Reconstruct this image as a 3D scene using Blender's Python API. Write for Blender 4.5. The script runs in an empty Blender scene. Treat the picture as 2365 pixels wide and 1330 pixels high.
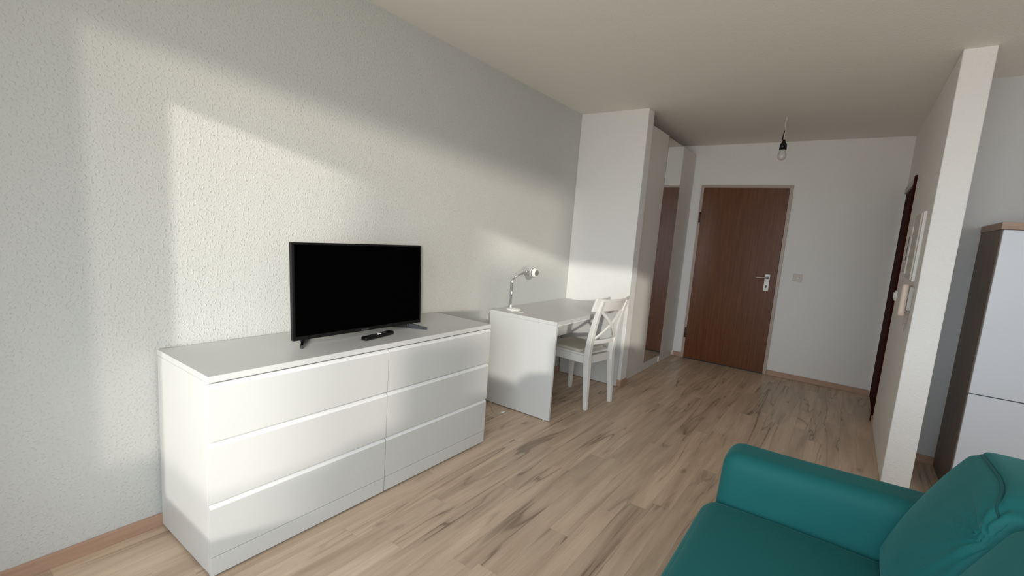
import bpy, bmesh, math, random
from mathutils import Vector, Matrix
random.seed(7)
scene = bpy.context.scene
COL = scene.collection

# ------------------------------------------------------------------ camera
cam_d = bpy.data.cameras.new('camera')
cam = bpy.data.objects.new('camera', cam_d)
COL.objects.link(cam)
scene.camera = cam
CR = Vector((0.8108, 0.5809, 0.0731)); 
YAW, PITCH, ROLL = 0.6203, 0.1375, 0.0731
CF = Vector((-math.sin(YAW)*math.cos(PITCH), math.cos(YAW)*math.cos(PITCH), -math.sin(PITCH)))
r0 = Vector((math.cos(YAW), math.sin(YAW), 0)); u0 = r0.cross(CF)
CR = r0*math.cos(ROLL) + u0*math.sin(ROLL)
CU = -r0*math.sin(ROLL) + u0*math.cos(ROLL)
m = Matrix((CR, CU, -CF)).transposed().to_4x4()
m.translation = Vector((2.243, -0.6808, 1.3576))
cam.matrix_world = m
cam_d.sensor_width = 36.0
cam_d.lens = 36.0*1081.9/2365.0
cam_d.shift_x = 0.0026
cam_d.shift_y = 0.0088
cam_d.clip_start = 0.02

# ------------------------------------------------------------------ view, world, sun
scene.view_settings.view_transform = 'Standard'
scene.view_settings.look = 'None'
scene.view_settings.gamma = 1
scene.view_settings.use_curve_mapping = False
scene.view_settings.exposure = 0.0
try:
    scene.cycles.use_denoising = True
    scene.cycles.max_bounces = 12
    scene.cycles.diffuse_bounces = 8
    scene.cycles.sample_clamp_indirect = 6
except Exception:
    pass

world = bpy.data.worlds.new('sky'); scene.world = world
world.use_nodes = True
wn = world.node_tree; wn.nodes.clear()
wo = wn.nodes.new('ShaderNodeOutputWorld'); wb = wn.nodes.new('ShaderNodeBackground')
wt = wn.nodes.new('ShaderNodeTexCoord'); wsx = wn.nodes.new('ShaderNodeSeparateXYZ'); wr = wn.nodes.new('ShaderNodeValToRGB')
wn.links.new(wt.outputs['Generated'], wsx.inputs[0])
wmr = wn.nodes.new('ShaderNodeMapRange'); wmr.inputs['From Min'].default_value = -1; wmr.inputs['From Max'].default_value = 1
wn.links.new(wsx.outputs['Z'], wmr.inputs['Value']); wn.links.new(wmr.outputs[0], wr.inputs[0])
wr.color_ramp.elements[0].position = 0.40; wr.color_ramp.elements[0].color = (0.60, 0.585, 0.55, 1)
wr.color_ramp.elements[1].position = 0.52; wr.color_ramp.elements[1].color = (0.83, 0.92, 1.0, 1)
wn.links.new(wr.outputs[0], wb.inputs[0]); wb.inputs[1].default_value = 7.4
wn.links.new(wb.outputs[0], wo.inputs[0])

def sun(name, ratio, drop, strength, angle, color):
    h = Vector((-ratio, 1.0, 0)).normalized()
    d = Vector((h.x, h.y, -drop)).normalized()
    l = bpy.data.lights.new(name, 'SUN'); l.energy = strength; l.angle = math.radians(angle); l.color = color
    o = bpy.data.objects.new(name, l); COL.objects.link(o)
    o.rotation_euler = d.to_track_quat('-Z', 'Y').to_euler(); o.location = (4, -6, 4)
    return o
sun('evening_sun', 0.81, 0.155, 1.7, 1.1, (1.0, 0.96, 0.86))
sun('low_sun_glow', 1.00, 0.047, 1.5, 3.0, (1.0, 0.90, 0.78))

YW = -1.2        # window wall
WIN = ((1.03, 2.70, 0.38, 2.04), (2.70, 3.45, 0.88, 2.04), (3.45, 4.95, 1.30, 2.04))
for i, (x0, x1, z0, z1) in enumerate(WIN):
    l = bpy.data.lights.new('window_portal', 'AREA'); l.shape = 'RECTANGLE'; l.size = x1-x0; l.size_y = z1-z0
    l.cycles.is_portal = True
    o = bpy.data.objects.new('window_portal', l); COL.objects.link(o)
    o.location = ((x0+x1)/2, YW-0.01, (z0+z1)/2); o.rotation_euler = (math.radians(90), 0, 0)


# ------------------------------------------------------------------ materials
def srgb(r, g, b):
    f = lambda c: ((c/255+0.055)/1.055)**2.4 if c > 10 else c/255/12.92
    return (f(r), f(g), f(b), 1)
def mat(name, col, rough=0.5, metal=0.0, spec=0.5, bump=None, coat=0.0):
    m = bpy.data.materials.new(name); m.use_nodes = True
    b = m.node_tree.nodes['Principled BSDF']
    b.inputs['Base Color'].default_value = col; b.inputs['Roughness'].default_value = rough
    b.inputs['Metallic'].default_value = metal; b.inputs['Specular IOR Level'].default_value = spec
    b.inputs['Coat Weight'].default_value = coat
    if bump:
        sc, st, dist = bump
        nt = m.node_tree
        tc = nt.nodes.new('ShaderNodeTexCoord'); n = nt.nodes.new('ShaderNodeTexNoise'); n.inputs['Scale'].default_value = sc
        n.inputs['Detail'].default_value = 3
        bp = nt.nodes.new('ShaderNodeBump'); bp.inputs['Strength'].default_value = st; bp.inputs['Distance'].default_value = dist
        nt.links.new(tc.outputs['Object'], n.inputs['Vector']); nt.links.new(n.outputs['Fac'], bp.inputs['Height'])
        nt.links.new(bp.outputs[0], b.inputs['Normal'])
    return m

def woodchip(name, col, strength=0.5):
    m = mat(name, col, 0.85, spec=0.25); nt = m.node_tree; b = nt.nodes['Principled BSDF']
    tc = nt.nodes.new('ShaderNodeTexCoord')
    n = nt.nodes.new('ShaderNodeTexNoise'); n.inputs['Scale'].default_value = 105; n.inputs['Detail'].default_value = 1.0; n.inputs['Roughness'].default_value = 0.5
    mr = nt.nodes.new('ShaderNodeMapRange'); mr.inputs['From Min'].default_value = 0.48; mr.inputs['From Max'].default_value = 0.85
    mr.interpolation_type = 'SMOOTHSTEP'
    n2 = nt.nodes.new('ShaderNodeTexNoise'); n2.inputs['Scale'].default_value = 260; n2.inputs['Detail'].default_value = 2
    ad = nt.nodes.new('ShaderNodeMath'); ad.operation = 'MULTIPLY_ADD'; ad.inputs[1].default_value = 0.12
    bp = nt.nodes.new('ShaderNodeBump'); bp.inputs['Strength'].default_value = strength; bp.inputs['Distance'].default_value = 0.0022
    nt.links.new(tc.outputs['Object'], n.inputs['Vector']); nt.links.new(tc.outputs['Object'], n2.inputs['Vector'])
    nt.links.new(n.outputs['Fac'], mr.inputs['Value']); nt.links.new(n2.outputs['Fac'], ad.inputs[0]); nt.links.new(mr.outputs[0], ad.inputs[2])
    nt.links.new(ad.outputs[0], bp.inputs['Height']); nt.links.new(bp.outputs[0], b.inputs['Normal'])
    return m

M = {}
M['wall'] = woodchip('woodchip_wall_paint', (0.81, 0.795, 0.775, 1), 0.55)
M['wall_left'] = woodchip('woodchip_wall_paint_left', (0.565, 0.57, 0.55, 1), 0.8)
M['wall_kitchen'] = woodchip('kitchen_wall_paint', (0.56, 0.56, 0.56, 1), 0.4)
M['ceil'] = woodchip('ceiling_paint', (0.80, 0.775, 0.72, 1), 0.35)
M['white'] = mat('white_foil', (0.665, 0.668, 0.655, 1), 0.38, spec=0.5)
M['lit_edge'] = mat('white_lit_edge', (0.90, 0.90, 0.89, 1), 0.22, coat=0.6)  # lighter, glossier white that paints the window highlight onto edges
M['chair'] = mat('white_lacquer', (0.78, 0.765, 0.73, 1), 0.35, bump=(30, 0.05, 0.002))
M['ward'] = mat('wardrobe_foil', (0.70, 0.67, 0.63, 1), 0.45)
M['mirror'] = mat('mirror_glass', (0.88, 0.90, 0.88, 1), 0.02, metal=1.0)
M['black'] = mat('black_plastic', (0.004, 0.004, 0.004, 1), 0.4, spec=0.3)
M['screen'] = mat('black_screen', (0.0005, 0.0005, 0.0005, 1), 0.25, spec=0.02)
M['gloss'] = mat('gloss_black', (0.008, 0.008, 0.009, 1), 0.12, coat=0.5)
M['darkgap'] = mat('dark_gap', (0.05, 0.048, 0.045, 1), 0.8)
M['chrome'] = mat('chrome', (0.62, 0.62, 0.63, 1), 0.14, metal=1.0)
M['steel'] = mat('brushed_steel', (0.55, 0.50, 0.47, 1), 0.3, metal=1.0)
M['whiteplastic'] = mat('white_plastic', (0.85, 0.84, 0.80, 1), 0.25)
M['cream'] = mat('aged_cream_plastic', (0.52, 0.47, 0.40, 1), 0.35)
M['pinkish'] = mat('aged_pinkish_plastic', (0.62, 0.50, 0.42, 1), 0.4)
M['grey_plate'] = mat('grey_plastic', (0.42, 0.40, 0.36, 1), 0.4)
M['casing'] = mat('beige_door_casing', srgb(178, 160, 148), 0.4)
M['logo'] = mat('grey_lettering', (0.12, 0.12, 0.12, 1), 0.4)
M['button'] = mat('rubber_button', (0.03, 0.03, 0.035, 1), 0.6)
M['lens'] = mat('lamp_front_disc', (0.20, 0.20, 0.18, 1), 0.25)
M['pad'] = mat('beige_seat_pad', (0.60, 0.565, 0.48, 1), 0.6)
M['cable'] = mat('white_cable', (0.62, 0.58, 0.52, 1), 0.4)
M['bronze'] = mat('brown_hinge', (0.10, 0.055, 0.04, 1), 0.4, metal=0.6)
M['fridge'] = mat('white_front', (0.60, 0.615, 0.66, 1), 0.35)
gl = mat('bulb_glass', (0.72, 0.70, 0.67, 1), 0.25); gl.node_tree.nodes['Principled BSDF'].inputs['Transmission Weight'].default_value = 0.35
M['bulb'] = gl

def wood(name, c1, c2, scale, rough, coat=0.0, bump=0.02):
    m = mat(name, c1, rough, coat=coat); nt = m.node_tree; b = nt.nodes['Principled BSDF']
    tc = nt.nodes.new('ShaderNodeTexCoord'); mp = nt.nodes.new('ShaderNodeMapping'); mp.inputs['Scale'].default_value = scale
    n = nt.nodes.new('ShaderNodeTexNoise'); n.inputs['Scale'].default_value = 1; n.inputs['Detail'].default_value = 5; n.inputs['Distortion'].default_value = 0.4
    rp = nt.nodes.new('ShaderNodeValToRGB'); rp.color_ramp.elements[0].position = 0.32; rp.color_ramp.elements[0].color = c1
    rp.color_ramp.elements[1].position = 0.68; rp.color_ramp.elements[1].color = c2
    nt.links.new(tc.outputs['Object'], mp.inputs[0]); nt.links.new(mp.outputs[0], n.inputs['Vector'])
    nt.links.new(n.outputs['Fac'], rp.inputs[0]); nt.links.new(rp.outputs[0], b.inputs['Base Color'])
    return m
M['doorwood'] = wood('dark_brown_veneer', (0.098, 0.030, 0.009, 1), (0.165, 0.052, 0.016, 1), (70, 70, 2.2), 0.36)
M['doorwood'].node_tree.nodes['Principled BSDF'].inputs['Specular IOR Level'].default_value = 0.3
M['doorwood_dark'] = wood('very_dark_veneer', (0.030, 0.006, 0.004, 1), (0.050, 0.011, 0.006, 1), (70, 70, 2.2), 0.4)
M['skirt'] = wood('beech_skirting', (0.40, 0.25, 0.175, 1), (0.47, 0.30, 0.215, 1), (3, 3, 60), 0.45)
M['cabwood'] = wood('brown_oak_panel', (0.125, 0.088, 0.062, 1), (0.20, 0.145, 0.105, 1), (60, 60, 2), 0.5)
M['cabtop'] = wood('brown_oak_top', (0.30, 0.20, 0.145, 1), (0.38, 0.26, 0.19, 1), (2, 30, 60), 0.5)

# laminate floor
def floor_mat():
    m = mat('oak_laminate', (0.4, 0.3, 0.2, 1), 0.36, spec=0.45); nt = m.node_tree; b = nt.nodes['Principled BSDF']
    N = nt.nodes.new; L = nt.links.new
    def math_(op, a, b_=None, c=None):
        n = N('ShaderNodeMath'); n.operation = op
        for i, v in enumerate((a, b_, c)):
            if v is None: continue
            if isinstance(v, (int, float)): n.inputs[i].default_value = v
            else: L(v, n.inputs[i])
        return n.outputs[0]
    tc = N('ShaderNodeTexCoord'); sp = N('ShaderNodeSeparateXYZ'); L(tc.outputs['Object'], sp.inputs[0])
    X, Y = sp.outputs['X'], sp.outputs['Y']
    W = 0.0985
    sid = math_('FLOOR', math_('DIVIDE', X, W))
    wn1 = N('ShaderNodeTexWhiteNoise'); wn1.noise_dimensions = '1D'; L(sid, wn1.inputs['W'])
    LEN = 1.28
    yy = math_('DIVIDE', math_('ADD', Y, math_('MULTIPLY', wn1.outputs['Value'], 5.0)), LEN)
    pid = math_('FLOOR', yy)
    wn2 = N('ShaderNodeTexWhiteNoise'); wn2.noise_dimensions = '2D'
    cb = N('ShaderNodeCombineXYZ'); L(sid, cb.inputs[0]); L(pid, cb.inputs[1]); L(cb.outputs[0], wn2.inputs['Vector'])
    rnd = wn2.outputs['Value']
    # plank local coordinates with random shift
    cb2 = N('ShaderNodeCombineXYZ'); L(math_('ADD', X, math_('MULTIPLY', rnd, 37.0)), cb2.inputs[0]); L(math_('ADD', Y, math_('MULTIPLY', rnd, 91.0)), cb2.inputs[1])
    def noise(sx, sy, det, dist, rough=0.5):
        mp = N('ShaderNodeMapping'); mp.inputs['Scale'].default_value = (sx, sy, 1); L(cb2.outputs[0], mp.inputs[0])
        n = N('ShaderNodeTexNoise'); n.inputs['Scale'].default_value = 1; n.inputs['Detail'].default_value = det
        n.inputs['Distortion'].default_value = dist; n.inputs['Roughness'].default_value = rough
        L(mp.outputs[0], n.inputs['Vector']); return n.outputs['Fac']
    def ramp(v, p0, c0, p1, c1):
        r = N('ShaderNodeValToRGB'); r.color_ramp.elements[0].position = p0; r.color_ramp.elements[0].color = c0
        r.color_ramp.elements[1].position = p1; r.color_ramp.elements[1].color = c1; L(v, r.inputs[0]); return r.outputs[0]
    def mix(fac, a, b_):
        n = N('ShaderNodeMix'); n.data_type = 'RGBA'
        if isinstance(fac, (int, float)): n.inputs[0].default_value = fac
        else: L(fac, n.inputs[0])
        for idx, v in ((6, a), (7, b_)):
            if isinstance(v, tuple): n.inputs[idx].default_value = v
            else: L(v, n.inputs[idx])
        return n.outputs[2]
    A = (0.635, 0.485, 0.355, 1); B = (0.455, 0.328, 0.232, 1)
    base = ramp(noise(16, 1.3, 4, 0.6), 0.30, B, 0.62, A)
    # fine fibres
    fine = noise(240, 6, 3, 0.1)
    base = mix(math_('MULTIPLY', ramp(fine, 0.40, (1, 1, 1, 1), 0.62, (0, 0, 0, 1)), 0.13), base, (0.20, 0.145, 0.10, 1))
    # dark wandering cracks
    cr = noise(8.5, 0.62, 3, 1.1, 0.42)
    ridge = math_('ABSOLUTE', math_('SUBTRACT', cr, 0.535))
    gate = ramp(noise(4, 0.9, 2, 0.3), 0.42, (0, 0, 0, 1), 0.60, (1, 1, 1, 1))
    line = math_('MULTIPLY', ramp(ridge, 0.004, (1, 1, 1, 1), 0.020, (0, 0, 0, 1)), gate)
    halo = math_('MULTIPLY', ramp(ridge, 0.0, (1, 1, 1, 1), 0.085, (0, 0, 0, 1)), gate)
    base = mix(math_('MULTIPLY', halo, 0.42), base, (0.28, 0.190, 0.130, 1))
    base = mix(math_('MULTIPLY', line, 0.62), base, (0.13, 0.085, 0.056, 1))
    # knots
    mp = N('ShaderNodeMapping'); mp.inputs['Scale'].default_value = (5.5, 2.4, 1); L(cb2.outputs[0], mp.inputs[0])
    vo = N('ShaderNodeTexVoronoi'); vo.inputs['Scale'].default_value = 1; vo.inputs['Randomness'].default_value = 1; L(mp.outputs[0], vo.inputs['Vector'])
    kn = math_('ADD', vo.outputs['Distance'], math_('MULTIPLY', noise(40, 22, 3, 0.5), 0.10))
    base = mix(math_('MULTIPLY', ramp(kn, 0.08, (1, 1, 1, 1), 0.17, (0, 0, 0, 1)), 0.60), base, (0.125, 0.08, 0.055, 1))
    # plank tone
    tone = N('ShaderNodeMapRange'); tone.inputs['To Min'].default_value = 0.90; tone.inputs['To Max'].default_value = 1.10; L(rnd, tone.inputs['Value'])
    hsv = N('ShaderNodeHueSaturation'); hsv.inputs['Saturation'].default_value = 1.0; L(tone.outputs[0], hsv.inputs['Value']); L(base, hsv.inputs['Color'])
    base = hsv.outputs[0]
    # joints
    fx = math_('FRACT', math_('DIVIDE', X, W)); fy = math_('FRACT', yy)
    jx = math_('LESS_THAN', math_('ABSOLUTE', math_('SUBTRACT', fx, 0.5)), 0.488)
    jy = math_('LESS_THAN', math_('ABSOLUTE', math_('SUBTRACT', fy, 0.5)), 0.4988)
    j = math_('MULTIPLY', jx, jy)
    base = mix(math_('MULTIPLY', math_('SUBTRACT', 1.0, j), 0.16), base, (0.16, 0.11, 0.08, 1))
    L(base, b.inputs['Base Color'])
    bp = N('ShaderNodeBump'); bp.inputs['Strength'].default_value = 0.15; bp.inputs['Distance'].default_value = 0.001
    L(math_('SUBTRACT', j, math_('MULTIPLY', line, 0.6)), bp.inputs['Height']); L(bp.outputs[0], b.inputs['Normal'])
    return m
M['floor'] = floor_mat()

def fabric(name, col, wrinkle=0.35):
    m = mat(name, col, 0.72, spec=0.3); nt = m.node_tree; b = nt.nodes['Principled BSDF']
    b.inputs['Sheen Weight'].default_value = 0.15; b.inputs['Sheen Roughness'].default_value = 0.4; b.inputs['Sheen Tint'].default_value = (0.25, 0.75, 0.75, 1)
    tc = nt.nodes.new('ShaderNodeTexCoord'); n = nt.nodes.new('ShaderNodeTexNoise'); n.inputs['Scale'].default_value = 420; n.inputs['Detail'].default_value = 2
    bp = nt.nodes.new('ShaderNodeBump'); bp.inputs['Strength'].default_value = 0.12; bp.inputs['Distance'].default_value = 0.001
    nt.links.new(tc.outputs['Object'], n.inputs['Vector']); nt.links.new(n.outputs['Fac'], bp.inputs['Height']); nt.links.new(bp.outputs[0], b.inputs['Normal'])
    return m
M['teal'] = fabric('teal_fabric', (0.003, 0.092, 0.092, 1))
M['teal_seam'] = fabric('teal_piping', (0.002, 0.050, 0.052, 1))

# ------------------------------------------------------------------ mesh helpers
def new(): return bmesh.new()
def bx(bm, x0, x1, y0, y1, z0, z1, bev=0.0, seg=1):
    t = bmesh.new()
    bmesh.ops.create_cube(t, size=1)
    for v in t.verts:
        v.co = Vector((x0 if v.co.x < 0 else x1, y0 if v.co.y < 0 else y1, z0 if v.co.z < 0 else z1))
    if bev > 0: bmesh.ops.bevel(t, geom=list(t.edges), offset=bev, segments=seg, profile=0.7, affect='EDGES')
    merge(bm, t); return bm
def merge(bm, t, mtx=None):
    me = bpy.data.meshes.new('tmp'); t.to_mesh(me); t.free()
    if mtx is not None: me.transform(mtx)
    bm.from_mesh(me); bpy.data.meshes.remove(me)
def extrude_profile(bm, pts, axis, a0, a1):
    """pts: closed 2D polygon; axis 'y': pts are (x,z); 'x': (y,z); 'z': (x,y)"""
    def P(p, a):
        return {'y': (p[0], a, p[1]), 'x': (a, p[0], p[1]), 'z': (p[0], p[1], a)}[axis]
    A = [bm.verts.new(P(p, a0)) for p in pts]; B = [bm.verts.new(P(p, a1)) for p in pts]
    n = len(pts)
    bm.faces.new(A); bm.faces.new(B[::-1])
    for i in range(n): bm.faces.new((A[i], B[i], B[(i+1) % n], A[(i+1) % n]))
    bmesh.ops.recalc_face_normals(bm, faces=bm.faces)
    return bm
def tube(bm, pts, rad, seg=12, caps=True):
    pts = [Vector(p) for p in pts]; n = len(pts)
    rads = rad if isinstance(rad, (list, tuple)) else [rad]*n
    rings = []; prev = None
    for i, p in enumerate(pts):
        t = (pts[min(i+1, n-1)] - pts[max(i-1, 0)]).normalized()
        if prev is None:
            a = Vector((0, 0, 1)) if abs(t.z) < 0.9 else Vector((1, 0, 0))
            u = t.cross(a).normalized()
        else:
            u = (prev - t*prev.dot(t)).normalized()
        prev = u; v = t.cross(u)
        rings.append([bm.verts.new(p + (u*math.cos(2*math.pi*k/seg) + v*math.sin(2*math.pi*k/seg))*rads[i]) for k in range(seg)])
    for a, b in zip(rings, rings[1:]):
        for k in range(seg):
            f = bm.faces.new((a[k], a[(k+1) % seg], b[(k+1) % seg], b[k])); f.smooth = True
    if caps:
        bm.faces.new(rings[0][::-1]); bm.faces.new(rings[-1])
    return bm
def spline(pts, n=8):
    pts = [Vector(p) for p in pts]; out = []
    P = [pts[0]*2-pts[1]] + pts + [pts[-1]*2-pts[-2]]
    for i in range(1, len(P)-2):
        for k in range(n):
            t = k/n; a, b, c, d = P[i-1], P[i], P[i+1], P[i+2]
            out.append(0.5*((2*b) + (c-a)*t + (2*a-5*b+4*c-d)*t*t + (-a+3*b-3*c+d)*t**3))
    out.append(pts[-1]); return out
def lathe(bm, prof, seg=32, mtx=None):
    t = bmesh.new(); rings = []
    for r, z in prof:
        if r < 1e-6: rings.append([t.verts.new((0, 0, z))])
        else: rings.append([t.verts.new((r*math.cos(2*math.pi*k/seg), r*math.sin(2*math.pi*k/seg), z)) for k in range(seg)])
    for a, b in zip(rings, rings[1:]):
        for k in range(seg):
            q = [a[k % len(a)], a[(k+1) % len(a)], b[(k+1) % len(b)], b[k % len(b)]]
            u = []
            for v in q:
                if v not in u: u.append(v)
            if len(u) > 2:
                f = t.faces.new(u); f.smooth = True
    bmesh.ops.recalc_face_normals(t, faces=t.faces)
    merge(bm, t, mtx); return bm
def rbox(bm, c, h, r, cuts=14, deform=None, exact=False):
    """rounded box centre c, half sizes h, corner radius r, optional deform(p_world, q) """
    t = bmesh.new(); bmesh.ops.create_cube(t, size=2)
    bmesh.ops.subdivide_edges(t, edges=t.edges, cuts=cuts, use_grid_fill=True)
    c = Vector(c); h = Vector(h)
    for v in t.verts:
        q = Vector([math.sin(a*math.pi/2) for a in v.co])
        p = Vector([q[i]*h[i] for i in range(3)])
        inner = Vector([max(-(h[i]-r), min(h[i]-r, p[i])) for i in range(3)])
        d = p-inner
        if d.length > 1e-9: p = inner + d.normalized()*r
        p = p+c
        if deform: p = deform(p, q)
        v.co = p
    for f in t.faces: f.smooth = True
    merge(bm, t); return bm
def obj(name, bm, m, parent=None, smooth=None, **props):
    me = bpy.data.meshes.new(name)
    bmesh.ops.recalc_face_normals(bm, faces=bm.faces)
    bm.to_mesh(me); bm.free()
    me.materials.append(m)
    o = bpy.data.objects.new(name, me); COL.objects.link(o)
    if parent is not None:
        o.parent = parent
        base = parent
        off = Vector((0, 0, 0)); local = False
        while base is not None:
            off += base.location; local = local or bool(base.get('_local')); base = base.parent
        if not local: me.transform(Matrix.Translation(-off))
    for k, v in props.items(): o[k] = v
    return o
def thing(name, label, cat, loc=(0, 0, 0), rotz=0.0, group=None, local=False):
    o = bpy.data.objects.new(name, None); COL.objects.link(o)
    o.location = loc; o.rotation_euler = (0, 0, rotz); o.empty_display_size = 0.1
    o['label'] = label; o['category'] = cat
    if group: o['group'] = group
    if local: o['_local'] = 1
    return o
def solo(o, label, cat):
    o['label'] = label; o['category'] = cat; return o
def struct(name, bm, m): return obj(name, bm, m, None, kind='structure')
def sempty(name, loc=(0, 0, 0)):
    o = bpy.data.objects.new(name, None); COL.objects.link(o); o.location = loc; o['kind'] = 'structure'; return o

# ------------------------------------------------------------------ room dimensions
H = 2.51; YP = 3.426; XP = 0.656; TP = 0.135; YB = 5.146; XR = 2.578; YR = 2.89; TR = 0.136
XE = 5.2; YK = 3.50; SK = 0.056
struct('floor', bx(new(), -0.02, XE, YW-0.02, YB+0.3, -0.1, 0.0), M['floor'])
struct('ceiling', bx(new(), -0.02, XE, YW-0.02, YB+0.3, H, H+0.1), M['ceil'])
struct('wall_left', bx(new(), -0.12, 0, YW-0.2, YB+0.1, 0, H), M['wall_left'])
struct('wall_alcove', bx(new(), 0, XP, YP, YP+TP, 0, H, 0.003, 1), M['wall'])
struct('wall_far', bx(new(), 0, XR+0.1, YB, YB+0.12, 0, H), M['wall'])
# right wall with the bathroom door in it
D2A, D2B, D2H = 4.25, 5.12, 2.03
b = new()
bx(b, XR, XR+TR, YR, D2A, 0, H, 0.003); bx(b, XR, XR+TR, D2B, YB, 0, H); bx(b, XR, XR+TR, D2A, D2B, D2H, H)
struct('wall_right', b, M['wall'])
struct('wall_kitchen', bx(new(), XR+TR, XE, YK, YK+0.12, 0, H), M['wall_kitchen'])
struct('wall_end', bx(new(), XE, XE+0.12, YW-0.2, YK, 0, H), M['wall'])
b = new()
bx(b, 0, WIN[0][0], YW-0.12, YW, 0, H)
for W in WIN:
    bx(b, W[0], W[1], YW-0.12, YW, 0, W[2]); bx(b, W[0], W[1], YW-0.12, YW, W[3], H)
bx(b, WIN[2][1], XE, YW-0.12, YW, 0, H)
struct('wall_back', b, M['wall'])
def window(name, W, left=False, right=False, f=0.025):
    b = new(); y0, y1 = YW-0.10, YW-0.06
    if left: bx(b, W[0], W[0]+f, y0, y1, W[2], W[3])
    if right: bx(b, W[1]-f, W[1], y0, y1, W[2], W[3])
    bx(b, W[0], W[1], y0, y1, W[2], W[2]+f)
    struct(name, b, M['whiteplastic'])
window('window_1', WIN[0], left=True); window('window_2', WIN[1]); window('window_3', WIN[2], right=True)
struct('sky_blocker_outside', bx(new(), 6.3, 6.45, -3.0, YW-0.2, -1.0, 3.2), M['cream'])  # unseen wall, added to keep oblique skylight off the left wall
# unseen pier added outside to cut the low sun into two patches
struct('sun_blocker_outside', bx(new(), 9.17, 9.83, -10.4, -10.0, -3.0, 6.0), M['cream'])

# skirting boards
def skirt(name, x0, x1, y0, y1): struct(name, bx(new(), x0, x1, y0, y1, 0, SK, 0.003, 2), M['skirt'])
skirt('baseboard_left', 0, 0.014, YW, YP)
skirt('baseboard_alcove', 0.014, XP+0.0, YP-0.013, YP)
skirt('baseboard_alcove_end', XP-0.001, XP+0.012, YP-0.013, YP+TP-0.004)
skirt('baseboard_far', 1.66, XR, YB-0.013, YB)
skirt('baseboard_far_corner', 0.63, 0.728, YB-0.013, YB)
skirt('baseboard_kitchen', XR+TR, 2.886, YK-0.013, YK)
skirt('baseboard_right', XR-0.011, XR, D2A-0.14, D2A-0.035)

# ------------------------------------------------------------------ front door
DL, DR, DH = 0.760, 1.626, 2.028
d1 = sempty('door_1', ((DL+DR)/2, YB, 0))
b = new(); cw = 0.032
bx(b, DL-cw, DL, YB-0.022, YB+0.0, 0, DH+cw, 0.004, 2); bx(b, DR, DR+cw, YB-0.022, YB, 0, DH+cw, 0.004, 2); bx(b, DL, DR, YB-0.022, YB, DH, DH+cw, 0.004, 2)
obj('door_casing', b, M['casing'], d1)
leaf = obj('door_leaf', bx(new(), DL+0.003, DR-0.003, YB-0.030, YB-0.004, 0.012, DH-0.003, 0.003, 2), M['doorwood'], d1)
yl = YB-0.030
plate = obj('handle_plate', bx(new(), 1.513, 1.563, yl-0.008, yl, 0.922, 1.104, 0.005, 3), M['whiteplastic'], d1, label='white handle plate')
b = new(); lathe(b, [(0.0, 0), (0.0075, 0), (0.0075, 0.003), (0, 0.003)], 16, Matrix.Translation((1.538, yl-0.008, 0.977)) @ Matrix.Rotation(math.pi/2, 4, 'X'))
bx(b, 1.534, 1.542, yl-0.0112, yl-0.008, 0.955, 0.975)
obj('keyhole', b, M['darkgap'], plate)
b = new(); tube(b, spline([(1.542, yl-0.008, 1.068), (1.542, yl-0.045, 1.068), (1.530, yl-0.055, 1.068), (1.49, yl-0.056, 1.067), (1.43, yl-0.054, 1.063)], 6), 0.0085, 12)
lathe(b, [(0, 0), (0.014, 0), (0.014, 0.008), (0, 0.008)], 16, Matrix.Translation((1.542, yl-0.008, 1.068)) @ Matrix.Rotation(math.pi/2, 4, 'X'))
obj('door_handle', b, M['steel'], d1, label='metal lever handle')
for z in (1.69, 0.315):
    b = new(); tube(b, [(DL-0.008, yl-0.004, z-0.06), (DL-0.008, yl-0.004, z+0.06)], 0.010, 12)
    bx(b, DL-0.006, DL+0.012, yl-0.006, yl, z-0.05, z+0.05)
    obj('hinge', b, M['bronze'], d1)
obj('under_door_shade', bx(new(), DL, DR, YB-0.03, YB-0.001, 0.0, 0.011), M['darkgap'], d1)  # dark strip painting the shaded gap under the leaf

M['doorwood_dark'].node_tree.nodes['Principled BSDF'].inputs['Specular IOR Level'].default_value = 0.02
M['doorwood_dark'].node_tree.nodes['Principled BSDF'].inputs['Roughness'].default_value = 0.7
# bathroom door in the right wall
d2 = sempty('door_2', (XR, (D2A+D2B)/2, 0))
b = new()
bx(b, XR-0.016, XR+0.05, D2A-0.03, D2A+0.045, 0.0, D2H+0.0, 0.003, 1)
obj('door_casing', b, M['doorwood_dark'], d2)
b = new(); bx(b, XR-0.012, XR+0.05, D2A+0.045, D2B+0.0, D2H-0.055, D2H-0.0, 0.003)
obj('head_casing', b, M['grey_plate'], d2, label='pale head casing')
obj('door_leaf', bx(new(), XR+0.002, XR+0.042, D2A+0.046, D2B-0.002, 0.01, D2H-0.056, 0.002), M['doorwood_dark'], d2)

# ------------------------------------------------------------------ dresser
X0 = 0.016; DX = 0.491; DW = 1.60
ds = thing('dresser', 'long white six-drawer chest of drawers carrying the black television', 'dresser', (0.25, 0.8, 0))
obj('top_panel', bx(new(), X0-0.004, DX, 0, DW, 0.756, 0.78, 0.0012), M['white'], ds)
for y in (0.0, DW-0.018):
    obj('side_panel', bx(new(), X0, DX-0.0185, y, y+0.018, 0.012, 0.7555, 0.0008), M['white'], ds)
for zr in (0.740, 0.519, 0.281): obj('grip_shadow', bx(new(), DX-0.040, DX-0.030, 0.0185, DW-0.0185, zr, zr+0.0155), M['darkgap'], ds)  # dark strips paint the shadow line inside the grip grooves
obj('back_panel', bx(new(), X0, X0+0.006, 0.018, DW-0.018, 0.03, 0.755), M['white'], ds)
obj('divider_panel', bx(new(), X0+0.01, DX-0.041, DW/2-0.009, DW/2+0.009, 0.012, 0.7555), M['white'], ds)
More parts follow.
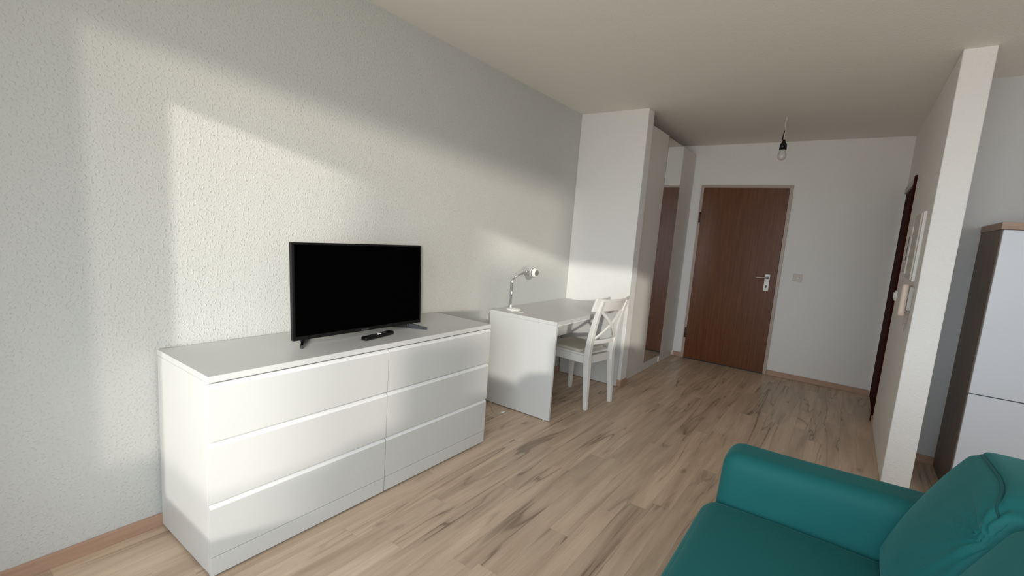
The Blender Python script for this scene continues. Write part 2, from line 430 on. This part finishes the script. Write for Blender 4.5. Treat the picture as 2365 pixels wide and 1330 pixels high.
for yf in (0.075, DW/2, DW-0.075): obj('foot_block', bx(new(), X0+0.05, DX-0.04, yf-0.04, yf+0.04, 0, 0.0125), M['darkgap'], ds)
for (y0, y1) in ((0.0, DW/2-0.0025), (DW/2+0.0025, DW)):
    for (z0, zt, zb) in ((0.535, 0.735, 0.754), (0.297, 0.512, 0.533), (0.084, 0.276, 0.295)):
        b = new()
        pts = [(DX-0.018, z0), (DX-0.0006, z0), (DX, z0+0.0006), (DX, zt), (DX-0.0012, zt+0.0022), (DX-0.006, zt+0.008), (DX-0.0115, zt+0.0135), (DX-0.0165, zb-0.0055), (DX-0.018, zb-0.005)]
        extrude_profile(b, pts, 'y', y0, y1)
        dr = obj('drawer', b, M['white'], ds)
        dr.data.materials.append(M['lit_edge'])
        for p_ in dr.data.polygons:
            if p_.normal.z > 0.3 and p_.normal.x > 0.2: p_.material_index = 1  # upward chamfers take the painted highlight
        yi0 = max(y0, 0.02)+0.012; yi1 = min(y1, DW-0.02)-0.012
        obj('drawer_box', bx(new(), X0+0.03, DX-0.0181, yi0, yi1, z0+0.01, zt-0.03), M['white'], dr)
    obj('plinth', bx(new(), DX-0.018, DX, y0, y1, 0.008, 0.0815, 0.0008), M['white'], ds)

# ------------------------------------------------------------------ television
tv = thing('television', 'black flat-screen television standing on the white dresser', 'television', (0.28, 0.81, 0.78))
TY0, TY1, TZ0, TZ1 = 0.424, 1.190, 0.805, 1.245
def lean(z): return 0.290 - (z-TZ0)/(TZ1-TZ0)*0.022
def lean_mesh(bm):
    for v in bm.verts: v.co.x += lean(v.co.z) - 0.0
    return bm
obj('housing', lean_mesh(bx(new(), -0.022, 0.0, TY0, TY1, TZ0, TZ1, 0.002, 2)), M['black'], tv)
b = new(); bx(b, -0.055, -0.021, TY0+0.09, TY1-0.09, TZ0+0.03, TZ1-0.10, 0.012, 3); obj('rear_bulge', lean_mesh(b), M['black'], tv)
obj('screen', lean_mesh(bx(new(), -0.0005, 0.0012, TY0+0.011, TY1-0.011, TZ0+0.018, TZ1-0.009)), M['screen'], tv)
def vfoot(ysgn, tip, back, root):
    b = new()
    tip = Vector(tip); back = Vector(back); root = Vector(root)
    def plate(a, c, h0, h1, th):
        a = Vector(a); c = Vector(c); d = (c-a).normalized(); n = Vector((-d.y, d.x, 0))*th/2
        vs = []
        for p, hh in ((a, h0), (c, h1)):
            for s in (-1, 1):
                for z in hh: vs.append(b.verts.new((p.x+n.x*s, p.y+n.y*s, z)))
        A0, A1, A2, A3, B0, B1, B2, B3 = vs
        for q in ((A0, A1, A3, A2), (B0, B2, B3, B1), (A0, B0, B1, A1), (A2, A3, B3, B2), (A1, B1, B3, A3), (A0, A2, B2, B0)): b.faces.new(q)
    z = 0.7806
    plate(tip, root, (z, z+0.013), (z+0.003, z+0.030), 0.012)
    plate(root, back, (z+0.003, z+0.030), (z, z+0.012), 0.012)
    bx(b, root.x-0.012, root.x+0.012, root.y-0.008, root.y+0.008, z+0.01, TZ0+0.004, 0.002)
    return b
obj('stand_foot', vfoot(1, (0.338, 0.436, 0), (0.185, 0.560, 0), (0.276, 0.478, 0)), M['gloss'], tv)
obj('stand_foot', vfoot(-1, (0.372, 1.165, 0), (0.180, 1.04, 0), (0.276, 1.100, 0)), M['gloss'], tv)
fc = bpy.data.curves.new('lettering', 'FONT'); fc.body = 'SAMSUNG'; fc.size = 0.0095; fc.extrude = 0.0003; fc.align_x = 'CENTER'; fc.space_character = 1.15
fo = bpy.data.objects.new('lettering_tmp', fc); COL.objects.link(fo)
bpy.context.view_layer.update()
me = bpy.data.meshes.new_from_object(fo.evaluated_get(bpy.context.evaluated_depsgraph_get()))
bpy.data.objects.remove(fo)
me.transform(Matrix(((0, 0, 1, lean(0.812)+0.0006), (1, 0, 0, 0.807), (0, 1, 0, 0.8095), (0, 0, 0, 1))))
me.transform(Matrix.Translation(-tv.location)); me.materials.clear(); me.materials.append(M['logo'])
lo = bpy.data.objects.new('lettering', me); COL.objects.link(lo); lo.parent = tv

# remote control
RC = Vector((0.358, 0.836, 0.7805)); ra = math.atan2(0.945-0.735, 0.343-0.382)
rm = thing('remote_control', 'black remote control lying in front of the television', 'remote control', RC, ra, local=True)
b = new(); rbox(b, (0, 0, 0.0095), (0.106, 0.021, 0.0095), 0.0088, 12, lambda p, q: Vector((p.x, p.y*(1-0.10*q.x*q.x), p.z*(0.9+0.1*abs(q.x)))))
rb = obj('body', b, M['black'], rm)
for i, x in enumerate((-0.075, -0.058, -0.041, -0.024)):
    for y in (-0.010, 0, 0.010):
        obj('key', lathe(new(), [(0, 0), (0.0036, 0), (0.0036, 0.0016), (0, 0.002)], 10, Matrix.Translation((x, y, 0.0172))), M['button'], rb)
obj('ring_key', lathe(new(), [(0.007, 0), (0.0135, 0), (0.0135, 0.002), (0.007, 0.002)], 24, Matrix.Translation((0.045, 0, 0.0172))), M['button'], rb)
b = new(); bx(b, 0.001, 0.013, -0.012, 0.010, 0.0175, 0.0205, 0.001); lathe(b, [(0, 0), (0.004, 0), (0.004, 0.002), (0, 0.0024)], 12, Matrix.Translation((-0.012, -0.010, 0.0175)))
obj('glint_key', b, M['whiteplastic'], rm, label='keys coloured white as if catching the light')  # white colour stands in for light glinting on these keys

# ------------------------------------------------------------------ desk
YD = 2.195; XD = 0.622; HD = 0.746
dk = thing('desk', 'white desk in the alcove with full side panels, chair pushed under it', 'desk', (0.31, 2.8, 0))
obj('side_panel', bx(new(), 0.016, XD, YD, YD+0.020, 0.006, HD-0.0265, 0.001), M['white'], dk)
obj('side_panel', bx(new(), 0.020, XD+0.008, YP-0.036, YP-0.016, 0.004, HD-0.0315, 0.001), M['white'], dk)
b = new(); pts = [(0.014, YD), (XD, YD), (XD, 2.735), (XD-0.010, 2.735), (XD-0.010, YP-0.002), (0.004, YP-0.002), (0.004, YD+0.02)]
extrude_profile(b, pts, 'z', HD-0.026, HD)
tp = obj('tabletop', b, M['white'], dk)
bv = tp.modifiers.new('bevel', 'BEVEL'); bv.width = 0.0012; bv.segments = 1
obj('edge_strip', bx(new(), XD-0.012, XD+0.001, YD+0.0205, 2.733, HD-0.034, HD-0.0262, 0.001), M['lit_edge'], dk)
obj('cable_flap', bx(new(), 0.03, 0.205, YD-0.0022, YD-0.0002, HD-0.030, HD-0.006, 0.0006), M['white'], dk)
obj('back_apron', bx(new(), 0.10, 0.116, YD+0.021, YP-0.037, 0.42, HD-0.0265), M['white'], dk)
for (x, y) in ((0.575, YD+0.006), (0.08, YD+0.006), (0.575, YP-0.026), (0.08, YP-0.026)): obj('glide', lathe(new(), [(0, 0), (0.008, 0), (0.008, 0.0065), (0, 0.0065)], 14, Matrix.Translation((x, y, 0))), M['whiteplastic'], dk)

# ------------------------------------------------------------------ desk lamp
lm = thing('desk_lamp', 'small white desk lamp with chrome gooseneck stem and round head', 'desk lamp', (0.132, 2.345, HD))
LB = Vector((0.132, 2.345, HD+0.0004))
b = new(); lathe(b, [(0, 0), (0.058, 0), (0.060, 0.003), (0.058, 0.010), (0.050, 0.015), (0.018, 0.018), (0.010, 0.021), (0, 0.021)], 40, Matrix.Translation(LB))
obj('lamp_base', b, M['whiteplastic'], lm)
s0 = LB + Vector((-0.026, -0.006, 0.018))
b = new(); lathe(b, [(0.0085, 0), (0.0085, 0.018), (0.006, 0.022)], 16, Matrix.Translation(s0)); obj('stem_socket', b, M['whiteplastic'], lm)
HC = Vector((0.262, 2.400, 1.058))
hd_dir = Vector((0.95, -0.20, -0.03)).normalized()
hback = HC - hd_dir*0.036
b = new(); tube(b, [s0, s0+Vector((-0.0005, 0, 0.205))], 0.0055, 14); stem = obj('stem', b, M['chrome'], lm)
top = s0+Vector((-0.0005, 0, 0.205))
b = new(); lathe(b, [(0.0065, -0.006), (0.0075, -0.004), (0.0075, 0.006), (0.0065, 0.008)], 16, Matrix.Translation(top)); obj('stem_collar', b, M['whiteplastic'], stem)
b = new(); neck = spline([top, top+Vector((0.004, 0.003, 0.020)), top+Vector((0.030, 0.016, 0.052)), hback - hd_dir*0.045 + Vector((0, 0, -0.003)), hback-hd_dir*0.012, hback], 8)
tube(b, neck, 0.0050, 12); obj('gooseneck', b, M['chrome'], lm)
b = new(); tube(b, [hback-hd_dir*0.030, hback+hd_dir*0.004], [0.0075, 0.009], 14); obj('neck_sleeve', b, M['steel'], lm)
R = hd_dir.to_track_quat('Z', 'Y').to_matrix().to_4x4(); R.translation = HC
b = new(); rr = 0.037
prof = [(0, -rr)]+[(rr*math.cos(a), rr*math.sin(a)) for a in [math.radians(x) for x in range(-80, 58, 6)]]+[(0.019, 0.030)]
lathe(b, prof, 36, R); head = obj('lamp_shade', b, M['whiteplastic'], lm)
b = new(); a1 = 0.004; lathe(b, [(rr*0.98, a1-0.003), (rr*1.02, a1-0.003), (rr*1.02, a1+0.003), (rr*0.98, a1+0.003)], 36, R); obj('shade_ring', b, M['darkgap'], head, label='thin dark ring')
b = new(); lathe(b, [(0, 0.0345), (0.016, 0.0335), (0.0235, 0.0285)], 30, R); obj('lamp_front', b, M['lens'], head, label='grey front disc')
b = new(); tube(b, spline([(0.165, 2.318, HD+0.003), (0.200, 2.292, HD+0.003), (0.232, 2.296, HD+0.003), (0.246, 2.315, HD+0.003)], 8), 0.0025, 8)
bx(b, 0.172, 0.180, 2.262, 2.290, HD+0.0004, HD+0.006)
obj('lamp_cord', b, M['whiteplastic'], lm)

# cables by the desk
b = new(); tube(b, spline([(0.030, 2.188, 0.744), (0.024, 2.172, 0.735), (0.020, 2.160, 0.700), (0.019, 2.150, 0.60), (0.022, 2.146, 0.40), (0.030, 2.14, 0.15), (0.045, 2.14, 0.01), (0.06, 2.14, 0.004)], 8), 0.0028, 8)
solo(obj('power_cord', b, M['cable'], None), 'thin pale cord hanging down behind the left rear corner of the desk', 'cord')
cab = thing('loose_cable', 'short white cable with small plug lying on the floor beside the desk', 'cable', (0.2, 2.09, 0))
b = new(); tube(b, spline([(0.080, 2.172, 0.0032), (0.10, 2.150, 0.0032), (0.135, 2.132, 0.0032), (0.18, 2.085, 0.0032), (0.235, 2.045, 0.0032), (0.268, 2.045, 0.0032), (0.280, 2.072, 0.0032)], 8), 0.0028, 8)
obj('lead', b, M['cable'], cab)
b = new(); tube(b, [(0.279, 2.070, 0.006), (0.284, 2.088, 0.0065), (0.286, 2.112, 0.0065)], [0.004, 0.0065, 0.005], 10); obj('plug', b, M['whiteplastic'], cab)

# ------------------------------------------------------------------ chair
BNv = Vector((0.708, 2.597)); BFv = Vector((0.778, 2.919)); MM = (BNv+BFv)/2; LL = (BFv-BNv).normalized(); FW = Vector((-LL.y, LL.x))
ang = 2.969; MM = Vector((0.733, 2.791))
# local x = forward (towards the desk), local y = lateral; far side is local -y
ch = thing('dining_chair', 'white wooden cross-back chair with beige seat pad at the desk', 'chair', (MM.x, MM.y, 0), ang, local=True)
def beam(b, pts, w, t, bev=0.003, lat=(0, 1, 0)):
    """rectangular section bar along pts; w width in lateral dir, t thickness; w/t may be lists"""
    n = len(pts); pts = [Vector(p) for p in pts]
    w = w if isinstance(w, (list, tuple)) else [w]*n; t = t if isinstance(t, (list, tuple)) else [t]*n
    tb = bmesh.new(); rings = []
    latv = Vector(lat)
    for i, p in enumerate(pts):
        d = (pts[min(i+1, n-1)]-pts[max(i-1, 0)]).normalized()
        a = (latv - d*latv.dot(d)).normalized(); c = d.cross(a)
        rings.append([tb.verts.new(p + a*sx*w[i]/2 + c*sy*t[i]/2) for sx, sy in ((-1, -1), (1, -1), (1, 1), (-1, 1))])
    for A, B in zip(rings, rings[1:]):
        for k in range(4): tb.faces.new((A[k], A[(k+1) % 4], B[(k+1) % 4], B[k]))
    tb.faces.new(rings[0][::-1]); tb.faces.new(rings[-1])
    bmesh.ops.recalc_face_normals(tb, faces=tb.faces)
    if bev:
        es = [e for e in tb.edges if len(e.link_faces) == 2 and e.calc_face_angle(0) > 0.6]
        bmesh.ops.bevel(tb, geom=es, offset=bev, segments=2, profile=0.6, affect='EDGES')
    merge(b, tb)
for s in (1, -1):     # s=+1 near side (viewer), local y positive is towards near? handled below
    yb_ = 0.170*s
    pts = spline([(0.000, yb_, 0.0), (0.014, yb_*0.98, 0.18), (0.028, yb_*0.96, 0.37), (0.030, yb_*0.955, 0.45), (0.012, yb_*0.955, 0.60), (-0.024, yb_*0.955, 0.76), (-0.064, yb_*0.955, 0.888)], 4)
    ww = [0.030+0.012*min(1, p.z/0.35) if p.z < 0.45 else 0.042-0.008*(p.z-0.45)/0.45 for p in pts]
    tt = [0.030+0.020*min(1, p.z/0.35) if p.z < 0.45 else 0.050-0.020*(p.z-0.45)/0.45 for p in pts]
    b = new(); beam(b, pts, ww, tt, 0.004); obj('rear_leg', b, M['chair'], ch)
for s in (1, -1):
    y = 0.195*s
    b = new(); beam(b, [(0.445, y*0.97, 0.0), (0.452, y, 0.38), (0.452, y, 0.428)], [0.030, 0.042, 0.042], [0.030, 0.042, 0.042], 0.004)
    obj('front_leg', b, M['chair'], ch)
b = new()
for s in (1, -1): beam(b, [(0.05, 0.165*s, 0.400), (0.435, 0.196*s, 0.400)], 0.020, 0.062, 0.002, (0, 1, 0))
beam(b, [(0.034, -0.148, 0.400), (0.034, 0.148, 0.400)], 0.022, 0.062, 0.002, (1, 0, 0))
beam(b, [(0.452, -0.176, 0.400), (0.452, 0.176, 0.400)], 0.022, 0.062, 0.002, (1, 0, 0))
obj('seat_frame', b, M['chair'], ch)
b = new(); pts = [(0.056, -0.172), (0.056, 0.172), (0.30, 0.200), (0.46, 0.222), (0.478, 0.19), (0.482, 0), (0.478, -0.19), (0.46, -0.222), (0.30, -0.200)]
extrude_profile(b, pts, 'z', 0.4315, 0.448); st = obj('seat', b, M['chair'], ch); mo = st.modifiers.new('bevel', 'BEVEL'); mo.width = 0.004; mo.segments = 2
b = new(); rbox(b, (0.285, 0, 0.4565), (0.175, 0.172, 0.012), 0.011, 14, lambda p, q: Vector((p.x, p.y*(0.93+0.10*(q.x+1)/2), p.z+0.004*(1-q.x**2)*(1-q.y**2)*(1 if q.z > 0 else 0))))
obj('seat_pad', b, M['pad'], ch, label='beige seat pad')
# top rail: curved plate
b = new(); n = 16; t = bmesh.new(); rings = []
for i in range(n+1):
    a = -1+2*i/n; y = 0.228*a; x = -0.074+0.041*a*a
    zt = 0.898+0.013*abs(a)**3; zb = 0.798+0.004*(1-a*a); th = 0.020
    lean_ = 0.030
    rings.append([t.verts.new((x+lean_*(1 if 0 else 0)-th/2+0.024, y, zb)), t.verts.new((x+th/2+0.024, y, zb)), t.verts.new((x+th/2-0.012, y, zt)), t.verts.new((x-th/2-0.012, y, zt))])
for A, B in zip(rings, rings[1:]):
    for k in range(4): t.faces.new((A[k], A[(k+1) % 4], B[(k+1) % 4], B[k]))
t.faces.new(rings[0][::-1]); t.faces.new(rings[-1]); bmesh.ops.recalc_face_normals(t, faces=t.faces)
es = [e for e in t.edges if len(e.link_faces) == 2 and e.calc_face_angle(0) > 0.6]
bmesh.ops.bevel(t, geom=es, offset=0.007, segments=3, profile=0.5, affect='EDGES'); merge(b, t)
obj('top_rail', b, M['chair'], ch)
b = new(); pts = [(0.018-0.018*(1-(k/4-1)**2), 0.155*(k/4-1), 0.545) for k in range(9)]
beam(b, pts, 0.020, 0.034, 0.003, (1, 0, 0)); obj('lower_rail', b, M['chair'], ch)
def cross(s):
    P0 = Vector((0.008, 0.148*s, 0.562)); P1 = Vector((-0.040, -0.143*s, 0.805))
    pts = []
    for k in range(9):
        a = k/8; p = P0.lerp(P1, a); p.x -= 0.030*math.sin(math.pi*a)-0.002*s; pts.append(p)
    b = new(); beam(b, pts, 0.024, 0.014, 0.003, (0, 1, 0)); return b
obj('cross_slat', cross(1), M['chair'], ch); obj('cross_slat', cross(-1), M['chair'], ch)

# ------------------------------------------------------------------ wardrobe
XW = 0.622
wd = thing('wardrobe', 'tall white built-in wardrobe with a mirror door beside the entrance door', 'wardrobe', (0.31, 4.35, 0))
wy = [3.575, 4.108, 4.632, 5.135]; HT = 2.405
obj('carcass', bx(new(), 0.012, XW-0.020, wy[0], wy[3], 0.0, HT-0.004), M['ward'], wd)
obj('plinth', bx(new(), XW-0.020, XW-0.001, wy[0], wy[3], 0.002, 0.083), M['ward'], wd)
for i in range(3):
    dx = 0.006 if i == 0 else 0.0
    dd = obj('door', bx(new(), XW-0.019, XW+dx, wy[i]+0.002, wy[i+1]-0.002, 0.0845, HT+(0.008 if i == 0 else 0), 0.001), M['ward'], wd)
    if i == 1:
        obj('mirror', bx(new(), XW+0.0002, XW+0.004, wy[i]+0.010, wy[i+1]-0.004, 0.092, HT-0.002), M['mirror'], dd, label='mirror pane')
        obj('shadow_gap', bx(new(), XW-0.018, XW+0.0015, wy[i]-0.0018, wy[i]+0.0018, 0.09, HT-0.01), M['darkgap'], dd)
for y in (4.60, 5.118): obj('plinth_clip', bx(new(), XW-0.001, XW+0.010, y-0.010, y+0.010, 0.012, 0.070, 0.002), M['whiteplastic'], wd)

# ------------------------------------------------------------------ ceiling pendant
PX, PY = 1.636, 4.05
pe = thing('pendant_bulb', 'bare bulb in black lampholder hanging from the hallway ceiling', 'ceiling lamp', (PX, PY, H))
b = new(); tube(b, spline([(PX, PY, H), (PX+0.004, PY, H-0.04), (PX-0.006, PY, H-0.08), (PX+0.004, PY, H-0.12), (PX+0.002, PY, H-0.19), (PX+0.024, PY, H-0.205)], 6), 0.0035, 8)
tube(b, spline([(PX+0.002, PY+0.004, H), (PX-0.004, PY+0.004, H-0.05), (PX+0.004, PY+0.004, H-0.10), (PX-0.004, PY, H-0.135)], 6), 0.003, 8)
obj('bare_wire', b, M['cable'], pe, label='white twisted wires')
b = new(); tube(b, spline([(PX, PY, H-0.120), (PX-0.006, PY, H-0.150), (PX-0.008, PY, H-0.19), (PX+0.002, PY, H-0.212)], 6), 0.0045, 10)
obj('black_cable', b, M['black'], pe)
SX = PX+0.004
b = new(); lathe(b, [(0, 2.312), (0.010, 2.312), (0.014, 2.290), (0.026, 2.276), (0.028, 2.262), (0.029, 2.228), (0.0, 2.228)], 24, Matrix.Translation((SX, PY, 0)))
obj('lampholder', b, M['black'], pe)
b = new(); lathe(b, [(0.022, 2.232), (0.023, 2.215), (0.031, 2.195), (0.034, 2.180), (0.032, 2.163), (0.024, 2.149), (0.012, 2.142), (0, 2.140)], 28, Matrix.Translation((SX, PY, 0)))
obj('bulb', b, M['bulb'], pe)

# ------------------------------------------------------------------ wall fittings
ls = thing('light_switch', 'small beige square light switch on the far wall right of the entrance door', 'light switch', (1.815, YB, 1.097))
obj('switch_plate', bx(new(), 1.772, 1.857, YB-0.010, YB-0.0002, 1.058, 1.136, 0.004, 3), M['cream'], ls)
b = new(); lathe(b, [(0, 0), (0.014, 0), (0.013, 0.006), (0, 0.008)], 24, Matrix.Translation((1.822, YB-0.010, 1.094)) @ Matrix.Rotation(math.pi/2, 4, 'X'))
obj('switch_button', b, M['whiteplastic'], ls, label='bright round button')

fb = thing('fuse_box', 'flat pale fuse box with cover door high on the right wall edge', 'fuse box', (XR, 3.27, 1.45))
obj('box_frame', bx(new(), XR-0.016, XR-0.0002, 3.11, 3.44, 1.235, 1.665, 0.003, 2), M['wall'], fb)
obj('cover_door', bx(new(), XR-0.026, XR-0.0165, 3.12, 3.43, 1.245, 1.655, 0.003, 2), M['cream'], fb)
th = thing('meter_panel', 'narrow pale wall unit with dark slot beyond the fuse box', 'wall panel', (XR, 3.73, 1.44))
obj('unit_housing', bx(new(), XR-0.018, XR-0.0002, 3.62, 3.84, 1.27, 1.60, 0.004, 2), M['wall'], th)
obj('slot', bx(new(), XR-0.0195, XR-0.0182, 3.70, 3.73, 1.36, 1.53), M['darkgap'], th)
obj('lower_cover', bx(new(), XR-0.020, XR-0.0182, 3.64, 3.82, 1.275, 1.345), M['pinkish'], th)
ic = thing('intercom_handset', 'door intercom with hanging curly cord near the pillar edge', 'intercom', (XR, 3.08, 1.1))
obj('wall_plate', bx(new(), XR-0.022, XR-0.0002, 3.03, 3.20, 1.06, 1.205, 0.005, 3), M['grey_plate'], ic)
b = new(); rbox(b, (XR-0.040, 3.055, 1.12), (0.018, 0.020, 0.100), 0.014, 10); obj('handset', b, M['pinkish'], ic)
b = new(); pts = []
for k in range(150):
    a = k/149; z = 1.02-0.075*math.sin(math.pi*min(1, a))*1.0; y = 3.06+0.04*a
    pts.append((XR-0.014+0.006*math.cos(k*0.9), y+0.006*math.sin(k*0.9), (1.055 if a > 0.5 else 1.02)*1.0-0.09*math.sin(math.pi*a)))
tube(b, pts, 0.002, 6); obj('curly_cord', b, M['cream'], ic)
s2 = thing('light_switch', 'white light switch on the right wall next to the dark bathroom door', 'light switch', (XR, 4.14, 1.08))
obj('switch_plate', bx(new(), XR-0.012, XR-0.0002, 4.10, 4.18, 1.04, 1.12, 0.003, 2), M['whiteplastic'], s2)
obj('rocker', bx(new(), XR-0.020, XR-0.0122, 4.115, 4.165, 1.055, 1.105, 0.003, 2), M['whiteplastic'], s2)

# ------------------------------------------------------------------ kitchen fridge cabinet
kc = thing('fridge_cabinet', 'tall kitchen cabinet with brown wood side and white doors behind the sofa', 'cabinet', (3.2, 3.2, 0))
KX, KY0, KY1, KH = 2.886, 2.985, YK-0.004, 1.606
obj('side_panel', bx(new(), KX, KX+0.019, KY0+0.003, KY1, 0.0, KH-0.040, 0.001), M['cabwood'], kc)
obj('side_panel', bx(new(), KX+0.60, KX+0.619, KY0+0.003, KY1, 0.0, KH-0.040, 0.001), M['cabwood'], kc)
obj('top_panel', bx(new(), KX-0.004, KX+0.623, KY0-0.006, KY1, KH-0.039, KH, 0.001), M['cabtop'], kc)
obj('back_panel', bx(new(), KX+0.019, KX+0.60, KY1-0.02, KY1-0.005, 0.05, KH-0.045), M['cabwood'], kc)
for z0, z1 in ((0.08, 0.638), (0.643, KH-0.042)): obj('door', bx(new(), KX+0.004, KX+0.615, KY0-0.018, KY0+0.001, z0, z1, 0.0015), M['fridge'], kc)
obj('plinth', bx(new(), KX+0.02, KX+0.60, KY0+0.03, KY0+0.045, 0, 0.078), M['cabwood'], kc)
so = thing('wall_socket', 'pale double socket on the kitchen wall left of the tall cabinet', 'socket', (2.83, YK, 1.40))
obj('socket_plate', bx(new(), 2.795, 2.872, YK-0.008, YK-0.0002, 1.315, 1.462, 0.003, 2), M['wall_kitchen'], so)

# ------------------------------------------------------------------ sofa
sf = thing('sofa', 'teal fabric sofa with low rounded armrest and gathered back cushions', 'sofa', (2.3, 0.5, 0))
SY0, SY1 = -0.50, 1.325
def arm(y0, y1):
    def df(p, q):
        p = p.copy()
        p.z += 0.006*math.sin(q.x*2.2)*(1 if q.z > 0 else 0)
        if q.x < 0: p.x += 0.012*max(0, q.z)
        return p
    b = new(); rbox(b, (2.39, (y0+y1)/2, 0.345), (0.44, (y1-y0)/2, 0.275), 0.055, 18, df); return b
obj('armrest', arm(1.140, SY1), M['teal'], sf)
def seatdf(p, q):
    p = p.copy()
    if q.z > 0: p.z += 0.018*(1-q.x**2)*(1-q.y**4) - 0.008*(q.x > 0)*q.x
    if q.x < 0: p.x -= 0.010*(1-q.z**2)
    return p
b = new(); rbox(b, (2.275, 0.62, 0.325), (0.350, 0.535, 0.100), 0.050, 20, seatdf); obj('seat_cushion', b, M['teal'], sf)
b = new(); rbox(b, (2.275, -0.45+0.02, 0.325), (0.350, 0.505, 0.100), 0.050, 16, seatdf); obj('seat_cushion', b, M['teal'], sf)
b = new(); rbox(b, (2.40, 0.20, 0.150), (0.42, 1.10, 0.080), 0.03, 10); obj('base', b, M['teal'], sf)
def bar(p, q):
    p = p.copy(); p.x += (p.z-0.4)*0.22; return p
b = new(); rbox(b, (2.70, 0.10, 0.42), (0.085, 1.20, 0.32), 0.05, 14, bar); obj('backrest', b, M['teal'], sf)
def backcushion(yc, hw, sd):
    def df(p, q):
        # slab leaning back; front puffed, fabric gathered at the upper near corner
        p = p.copy(); w = q.y; h = q.z
        front = max(0, -q.x)**0.5; topf = max(0, q.z)
        p.x += (p.z-0.44)*0.40
        near = max(0, -w)
        if q.x < 0.3:
            p.x -= 0.040*front*(1-w**2)*(1-h**2)
            p.x -= 0.036*topf*near**1.3*(0.3-q.x)/1.3
        p.z += 0.012*topf*(1-w**2) - 0.022*topf*near**2*(1-0.5*max(0, q.x))
        dy = (p.y-(yc-hw)); dz = (p.z-0.80)
        r_ = math.hypot(dy, dz)+1e-6; a = math.atan2(dz, dy)
        fall = math.exp(-r_/0.15)*min(1, r_/0.03)
        p.x += 0.007*front*fall*math.sin(a*19+sd)
        p.z += 0.003*topf*fall*math.sin(a*13+sd*2)
        pin = math.exp(-(r_/0.06)**2)
        p.z -= 0.020*pin; p.y += 0.012*pin
        # far end bulges towards the arm at the bottom
        if w > 0: p.y += (0.045 if yc > 0.8 else 0.012)*w*(1-min(1, abs(p.z-0.60)/0.25)**2)
        # crease along the seam
        e = math.hypot(q.x+1, q.z-1)
        p.x += 0.006*math.exp(-(e/0.10)**2); p.z -= 0.004*math.exp(-(e/0.10)**2)
        return p
    b = new(); rbox(b, (2.545, yc, 0.652), (0.115, hw, 0.206), 0.034, 54, df); return b, df
for yc, hw, sd in ((0.900, 0.218, 1.0), (0.445, 0.228, 2.3), (-0.03, 0.240, 4.1), (-0.43, 0.150, 5.5)):
    b, df = backcushion(yc, hw, sd); bc = obj('back_cushion', b, M['teal'], sf)
    pts = []
    for k in range(41):
        w = -1+2*k/40
        yy = yc+(hw-0.030)*w
        q = Vector((-0.98, w*0.97, 0.98)); p = Vector((2.545-0.115+0.0085, yy, 0.652+0.206-0.0085))
        pts.append(df(p, q))
    b = new(); tube(b, pts, 0.0028, 8); obj('piping', b, M['teal_seam'], bc)
for (x, y) in ((2.05, 1.25), (2.70, 1.25), (2.05, -0.80), (2.70, -0.80)): obj('foot', bx(new(), x-0.025, x+0.025, y-0.025, y+0.025, 0, 0.075, 0.004), M['black'], sf)
